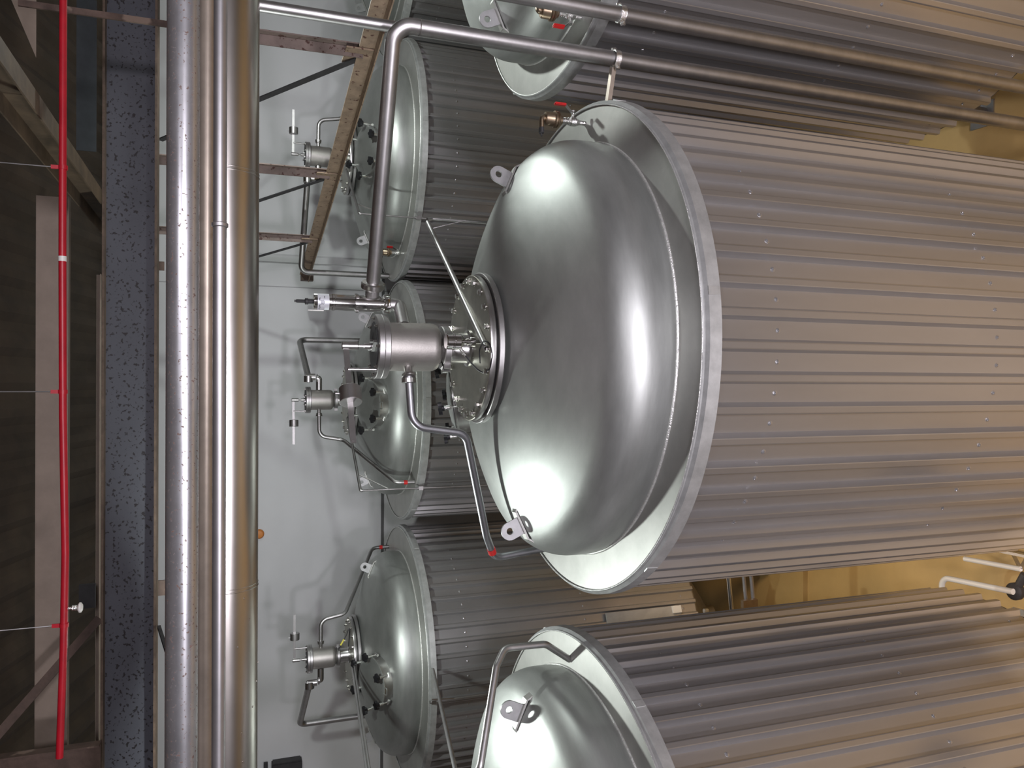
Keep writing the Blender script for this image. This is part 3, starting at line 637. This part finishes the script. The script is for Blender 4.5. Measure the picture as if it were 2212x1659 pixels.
# ---------------------------------------------------------------- horizontal services crossing above the tanks
def hpipe(name, lab, x, rpx, Y, m, cat='pipe', seams=(), seg=48, dots=False, hw=7.0):
    c = PY(x, 829.5, Y); r = rpx / F * (Y * CT - (c.z - EYE) * ST)
    o = thing(name, lab, cat, (0, c.y, c.z))
    bm = BM(); cyl(bm, (-hw, 0, 0), (hw, 0, 0), r, seg)
    if dots:
        for k in range(9):
            a = R(200 + 70 * random.random()); xx = -1.25 - 0.13 * k - 0.05 * random.random()
            m4 = Matrix.Translation((xx, r * math.cos(a), r * math.sin(a))) @ Vector((0, math.cos(a), math.sin(a))).to_track_quat('Z', 'Y').to_matrix().to_4x4()
            lathe(bm, [(0.007, -0.002), (0.006, 0.003), (0, 0.004)], seg=8, mtx=m4)
    obj('tube', bm, m, o, 60)
    for py in seams:
        sx_ = PY(x, py, Y).x; bm = BM(); ringtorus(bm, Matrix.Translation((sx_, 0, 0)) @ Matrix.Rotation(PI / 2, 4, 'Y'), r, 0.004, 48, 6); ringtorus(bm, Matrix.Translation((sx_ + 0.02, 0, 0)) @ Matrix.Rotation(PI / 2, 4, 'Y'), r, 0.003, 48, 6)
        obj('seam', bm, m, o, 60)
    return o
hpipe('clad_duct', 'wide polished clad duct, lowest of the four pipes crossing the whole picture', 485, 70, 4.95, 'clad2', 'duct', (383, 1268), dots=True)
slim = hpipe('service_pipe', 'slim grey pipe with one joint, between the dusty brown pipe and the clad duct', 474, 14, 4.25, 'greypipe')
hpipe('service_pipe', 'dusty brown pipe between the speckled pipe and the slim grey one', 447, 17, 4.5, 'dustpipe')
hpipe('service_pipe', 'speckled bright zinc pipe, highest of the four crossing pipes', 397, 36, 4.68, 'spotpipe')
c = PY(474, 488, 4.25); bm = BM(); lathe(bm, [(0.0355, -0.012), (0.041, -0.008), (0.041, 0.008), (0.0355, 0.012)], seg=24, mtx=Matrix.Translation((c.x, 0, 0)) @ Matrix.Rotation(PI / 2, 4, 'Y')); obj('collar', bm, 'greypipe', slim, 30)

# blue-grey I-beam
yb = 8.6; zt_ = PY(226, 829, yb).z; zb_ = PY(338, 829, yb).z; hb = zt_ - zb_
o = thing('steel_beam', 'deep blue-grey steel beam with dark rust spots, crossing the picture below the roof', 'beam', (0, yb, zb_))
bm = BM(); box(bm, (0, 0, hb / 2), (15, 0.014, hb)); obj('web', bm, 'web', o)
for z in (0.0, hb): 
    bm = BM(); box(bm, (0, 0, z), (15, 0.24, 0.022)); obj('flange', bm, 'flange', o)
# wide tan purlin behind the sprinkler pipe
def purlin(xa, xb, Y, lab, x0=-7.0, x1=7.0):
    za, zb2 = PY(xa, 829, Y).z, PY(xb, 829, Y).z; o = thing('purlin', lab, 'beam', (0, Y, zb2)); h = za - zb2
    bm = BM(); box(bm, ((x0 + x1) / 2, 0, h / 2), (x1 - x0, 0.012, h)); obj('web', bm, 'purlin', o)
    bm = BM(); box(bm, ((x0 + x1) / 2, -0.045, 0), (x1 - x0, 0.10, 0.010)); obj('lower_flange', bm, 'purlin', o); return o
purlin(77, 150, 9.3, 'wide tan roof purlin right behind the red sprinkler pipe', -4.3, 1.95)
purlin(208, 219, 10.5, 'narrow tan purlin edge just above the blue-grey beam', -4.7, 1.3)
# depth-running rafter and its neighbours
p, q = Vector((1.98, 4.9, EYE + 1.38)), Vector((1.80, 11.5, EYE + 1.30))
o = thing('rafter', 'heavy tan rafter slanting in from the top left corner onto the spotted beam', 'beam', p)
bm = BM(); bar(bm, (0, 0, 0), q - p, 0.012, 0.22); bar(bm, (-0.07, 0, -0.11), q - p + Vector((-0.07, 0, -0.11)), 0.14, 0.012); bar(bm, (-0.07, 0, 0.11), q - p + Vector((-0.07, 0, 0.11)), 0.14, 0.012); obj('channel', bm, 'rafter', o)
o = thing('roof_plate', 'slate grey plate behind the sprinkler pipe in the top left corner', 'plate', PY(185, 165, 9.8))
bm = BM(); box(bm, (0, 0, 0), (1.7, 0.01, 0.20)); obj('sheet', bm, 'slate', o)
o = thing('roof_plate', 'triangular rust-stained plate between rafter and upright in the top left corner', 'plate', PY(55, 50, 8.8))
bm = BM(); v3 = [bm.verts.new(Vector(PY(a, b, 8.8 + e)) - Vector(o.location)) for e in (0, 0.012) for a, b in ((12, -20), (76, -20), (76, 128))]
bm.faces.new(v3[:3]); bm.faces.new(v3[3:][::-1]); [bm.faces.new((v3[i], v3[(i + 1) % 3], v3[3 + (i + 1) % 3], v3[3 + i])) for i in range(3)]; obj('sheet', bm, 'purlin', o)
o = thing('roof_upright', 'rusty brown upright closing the picture at the bottom left corner', 'beam', PY(215, 1640, 8.2))
L0 = Vector(o.location); bm = BM(); bar(bm, (0, 0, -0.02), (0, 0, 1.6), 0.30, 0.02, up=(0, 1, 0)); obj('web', bm, 'brown', o)
bm = BM(); bar(bm, (0.15, -0.04, -0.02), (0.15, -0.04, 1.6), 0.014, 0.12, up=(0, 1, 0)); obj('flange', bm, 'brown', o)
p, q = PY(217, 1338, 8.75), PY(-10, 1600, 8.4)
o = thing('roof_brace', 'flat dark brown brace slanting behind the sprinkler pipe at the bottom left', 'brace', p); bm = BM(); bar(bm, (0, 0, 0), (q - p) * 1.3, 0.012, 0.085, up=(0, 0.1, 1)); obj('strap', bm, 'brown', o)
p = PY(190, 1290, 9.6); o = thing('roof_upright', 'short dark steel cleat above the spotted beam beside the sprinkler head', 'cleat', p); bm = BM(); box(bm, (0, 0, 0), (0.26, 0.05, 0.16)); obj('plate', bm, 'darksteel', o)
for (py, Y, w, lab) in ((1272, 9.5, 0.17, 'dark brown hanger seen in the gap between beam and speckled pipe, lower one'), (577, 9.5, 0.10, 'dark brown hanger stub in the gap between beam and speckled pipe, upper one')):
    p = PY(350, py, Y); o = thing('roof_hanger', lab, 'hanger', p); bm = BM(); bar(bm, (0, 0, 0.12), (0, 0, -0.35 if w > .12 else -0.02), w, 0.02, up=(0, 1, 0)); obj('strip', bm, 'brown', o)

# red sprinkler pipe with drop rods
ys = 6.2
P = [PY(134, -30, ys), PY(134, 365, ys), PY(134, 560, ys), PY(136, 900, ys), PY(142, 1200, ys), PY(139, 1400, ys), PY(131, 1640, ys)]
sp = thing('sprinkler_pipe', 'bright red sprinkler pipe hung from thin rods under the roof', 'pipe', P[3])
bm = BM(); tube(bm, [p - P[3] for p in P], 0.0245, 0.7, 20); obj('tube', bm, 'redpaint', sp, 60)
for (px_, py) in ((135, 365), (136, 849), (140, 1353)):
    p = PY(px_, py, ys) - P[3]; bm = BM(); lathe(bm, [(0.025, -0.014), (0.030, -0.014), (0.030, 0.014), (0.025, 0.014)], seg=20, mtx=Matrix.Translation(p) @ Matrix.Rotation(PI / 2, 4, 'Y')); box(bm, tuple(p + Vector((0, 0, 0.05))), (0.026, 0.015, 0.05)); h = obj('hanger_clip', bm, 'redpaint', sp, 30)
    bm = BM(); cyl(bm, p + Vector((0, 0, 0.06)), p + Vector((0, 0, 2.6)), 0.0045, 8); obj('hanger_rod', bm, 'pipe', sp)
p = PY(134, 562, ys) - P[3]; bm = BM(); lathe(bm, [(0.0248, -0.018), (0.0262, -0.018), (0.0262, 0.018), (0.0248, 0.018)], seg=20, mtx=Matrix.Translation(p) @ Matrix.Rotation(PI / 2, 4, 'Y')); obj('white_band', bm, 'white', sp, 30, 'white band')
p = PY(142, 1318, ys) - P[3]; k_ = 0.7
bm = BM(); lathe(bm, [(r_ * k_, z_ * k_ - 0.04) for r_, z_ in [(0.0, 0.06), (0.014, 0.06), (0.014, 0.0), (0.028, -0.005), (0.028, -0.05), (0.02, -0.055), (0, -0.055)]], tuple(p), 16); sh = obj('sprinkler_head', bm, 'chrome', sp, 30)
bm = BM(); lathe(bm, [(r_ * k_, z_ * k_ - 0.04) for r_, z_ in [(0.0, -0.055), (0.03, -0.055), (0.052, -0.07), (0.052, -0.085), (0.03, -0.10), (0, -0.10)]], tuple(p), 10); obj('cap', bm, 'white', sh, 30)

# little things on wall, floor and tanks
p = PY(561, 1155, WY - 0.02); bm = BM(); lathe(bm, [(0.085, 0), (0.085, 0.02), (0.06, 0.05), (0, 0.06)], seg=20, mtx=Matrix.Translation(p) @ Matrix.Rotation(PI / 2, 4, 'X')); tag(obj('reflection_spot', bm, 'orange', None, 40), 'small orange disc standing in for a reflection, on the pale back wall', 'cap')  # orange disc put in place of a reflected glint
p = PY(800, 571, WY - 0.03); o = tag(obj('wall_conduit', (lambda b: (box(b, (p.x, WY - 0.03, 5.4), (0.11, 0.06, 7.6)), b)[1])(BM()), 'wall'), 'pale vertical cable trunking on the back wall between the tanks', 'trunking')
# inspection recess on tank D
a = on_clad(1312, 1338, D, 1.80); b = on_clad(1472, 1324, D, 1.80); mid = (a + b) / 2; ang = math.atan2(mid.y - D[1], mid.x - D[0])
o = thing('thermometer_box', 'long pale cover box set into the cladding low on the hatch-facing tank', 'box', mid, ang)
bm = BM(); hh = abs(a.z - b.z); box(bm, (0.0, -0.05, 0), (0.03, 0.30, hh)); obj('box', bm, 'conc', o)
bm = BM(); box(bm, (0.02, 0.05, -hh / 2 + 0.07), (0.05, 0.10, 0.14)); obj('end_piece', bm, 'white', o)
bm = BM(); cyl(bm, (0.02, -0.06, -hh / 2 + 0.12), (0.10, -0.06, -hh / 2 + 0.12), 0.03, 12); obj('gauge', bm, 'chrome', o)
p = PY(622, 1700, WY - 0.105); o = thing('heater_box', 'dark box with a thin bar above it, cut by the bottom edge', 'heater', p)
bm = BM(); box(bm, (0, 0, 0), (0.95, 0.22, 0.52)); bmesh.ops.bevel(bm, geom=bm.edges[:], offset=0.02, segments=2, affect='EDGES'); obj('casing', bm, 'darksteel', o)
bm = BM(); box(bm, (0, 0.02, 0.36), (0.95, 0.05, 0.07)); box(bm, (-0.3, 0.06, 0.3), (0.05, 0.05, 0.16)); obj('bar', bm, 'darksteel', o)
# floor level pipes between the two front tanks
def floorpipe(pts, r, m, lab, name='floor_pipe', z=0.55, bend=0.1):
    W = [PZ(x, y, zz_) for x, y, zz_ in pts]; o = thing(name, lab, 'pipe', W[0]); bm = BM(); tube(bm, [w - W[0] for w in W], r, bend, 16); obj('tube', bm, m, o, 60); return o
floorpipe([(2036, 1285, 0.9), (2036, 1244, 0.9), (2190, 1275, 0.9)], 0.032, 'white', 'white bent pipe lying low beside the bottom-edge tank')
floorpipe([(2085, 1204, 0.8), (2206, 1226, 0.8)], 0.028, 'white', 'white straight rail at the foot of the central tank', 'floor_rail')
o = thing('floor_frame', 'thin grey trestle frame standing on the ochre floor below the central tank', 'frame', PZ(2205, 1226, 0.0)); bm = BM(); z9 = Vector(o.location)
for a_, b_ in (((2206, 1226, .8), (2185, 1185, .0)), ((2206, 1226, .8), (2225, 1190, .0)), ((2150, 1185, .5), (2225, 1200, .5)), ((2206, 1226, .8), (2206, 1228, 0))): bar(bm, PZ(*a_) - z9, PZ(*b_) - z9, 0.03, 0.03)
obj('bars', bm, 'greypipe', o)
o = thing('floor_valve', 'dark pipe fitting at the foot of the bottom-edge tank near the right edge', 'valve', PZ(2195, 1274, 0.8)); bm = BM(); lathe(bm, [(0, -0.07), (0.06, -0.07), (0.09, -0.02), (0.09, 0.03), (0.05, 0.06), (0, 0.06)], seg=20); cyl(bm, (0, 0, 0), (0.2, -0.1, 0), 0.04, 14); obj('body', bm, 'darksteel', o, 40)
for (x, r_, m_, lab) in ((1573, 0.028, 'shiny', 'single bright level pipe behind the gap between the two front tanks'), (1606, 0.024, 'greypipe', 'left one of the pair of dull level pipes in the gap between the front tanks'), (1622, 0.026, 'greypipe', 'right one of the pair of dull level pipes in the gap between the front tanks')):
    p, q = PY(x, 1225, 8.6), PY(x + 9, 1320, 8.6); o = thing('level_pipe', lab, 'pipe', p); bm = BM(); cyl(bm, (p - q) * 0.6, (q - p) * 2.0, r_, 16); obj('tube', bm, m_, o, 60)
o = thing('pipe_fitting', 'little brass clamps on the pair of level pipes in the gap', 'fitting', PY(1620, 1302, 8.45)); bm = BM(); box(bm, (0, 0, 0), (0.10, 0.06, 0.22)); box(bm, (-0.08, 0, 0.05), (0.06, 0.05, 0.06)); obj('body', bm, 'bronze', o)
o = thing('pipe_fitting', 'shiny small nut cluster beside the gap, low on the back tank', 'fitting', PY(1526, 1318, 8.9)); bm = BM(); lathe(bm, [(0, -0.03), (0.03, -0.03), (0.035, 0), (0.03, 0.03), (0, 0.03)], seg=10); cyl(bm, (0, 0, 0), (-0.06, 0, 0.0), 0.015, 8); obj('nuts', bm, 'chrome', o, 30)
# thin instrument lead with a yellow tag on the hatch-facing tank's valve
z_ = Vector((D[0] + 0.10, D[1] - 0.1, ZB + LB)); o = thing('sensor_lead', 'black lead with a yellow tag looping beside the valve of the hatch-facing tank', 'cable', z_)
bm = BM(); tube(bm, [(0.02, 0, 0.17), (0.22, 0.0, 0.05), (0.36, 0.0, 0.0), (0.36, 0, -0.0), (0.05, 0.0, 0.02)], 0.007, 0.02, 8); obj('cable', bm, 'black', o)
bm = BM(); cyl(bm, (0.08, 0, 0.134), (0.16, 0, 0.086), 0.013, 8); obj('tag', bm, 'yellow', o, 30, 'yellow cable tag')

# ---------------------------------------------------------------- lamps and added fill lights
def hooded_light(loc, power, col, size, lab, emat='lamp', rot=None, point=False):  # hooded light, used for lamps and for added fill
    o = thing('hall_or_fill_light', lab, 'lamp', loc, 0, 'hall lamps')
    if rot: o.rotation_euler = rot
    bm = BM(); lathe(bm, [(0.0, 0.30), (0.07, 0.30), (0.09, 0.22), (0.12, 0.20), (size, 0.03), (size, 0.02), (0.11, 0.18), (0.0, 0.18)], seg=32); obj('hood', bm, 'darksteel', o, 40)
    bm = BM(); lathe(bm, [(0, 0.035), (size * 0.85, 0.035), (size * 0.85, 0.045), (0, 0.045)], seg=32); obj('lens', bm, emat, o, 30)
    if point: L = bpy.data.lights.new('lamp_light', 'POINT'); L.shadow_soft_size = 0.09
    else: L = bpy.data.lights.new('lamp_light', 'AREA'); L.shape = 'DISK'; L.size = size * 1.7
    L.energy = power; L.color = col
    if point:
        bm = BM(); cyl(bm, (0, 0, 0.28), (0, 0, 0.45), 0.012, 8); bar(bm, (0, 0, 0.44), (0, 0.98, 0.60), 0.03, 0.03); obj('hanger_arm', bm, 'darksteel', o)
    lo = bpy.data.objects.new('lamp_light', L); COL.objects.link(lo); lo.parent = o; lo.location = (0, 0, -0.08 if point else 0.01)
    return o
COOL = (0.93, 1.0, 0.97); PURP = (0.96, 0.91, 1.0); WARM = (1.0, 0.72, 0.46)
hooded_light((-2.43, 7.5, EYE + 0.10), 300, COOL, 0.24, 'bell lamp hung from the spotted beam, behind the crossing pipes', point=True)
hooded_light((4.4, 8.2, EYE + 0.15), 300, COOL, 0.24, 'added fill light at the right end of the spotted beam', point=True)  # no known lamp here; added to brighten the right back tank's cladding
hooded_light((2.0, -2.5, EYE + 3.6), 160, PURP, 0.28, 'added unseen fill light high behind the viewpoint')  # weak unseen fill, added for the roof and crossing pipes
hooded_light((1.6, -5.0, 8.3), 450, PURP, 0.6, 'floodlight behind the viewpoint at eye height', rot=(R(84), 0, 0))
hooded_light((-1.8, -4.5, 6.4), 360, PURP, 0.40, 'added fill light low behind the viewpoint facing the tanks', rot=(R(84), 0, 0))  # added to brighten the front cladding; no known fixture
hooded_light((-1.6, 8.6, 3.6), 45, WARM, 0.22, 'added warm fill light low between the tank rows', 'warmfill')  # unseen warm fill, added to light the floor behind the central tank
hooded_light((-1.72, 3.4, 2.9), 42, WARM, 0.25, 'added warm fill light below the viewpoint on the left', 'warmfill')  # unseen warm fill, added so the lit floor reflects in the cladding
hooded_light((3.0, 0.8, 4.2), 30, WARM, 0.25, 'added warm fill light below the viewpoint on the right', 'warmfill')  # added warm fill for the right side, out of view

w = bpy.data.worlds.new('world'); scn.world = w; w.use_nodes = True
w.node_tree.nodes['Background'].inputs[0].default_value = (0.8, 0.85, 0.9, 1); w.node_tree.nodes['Background'].inputs[1].default_value = 0.05
scn.view_settings.view_transform = 'Standard'; scn.view_settings.look = 'None'; scn.view_settings.gamma = 1
scn.view_settings.use_curve_mapping = False; scn.view_settings.exposure = 0.06
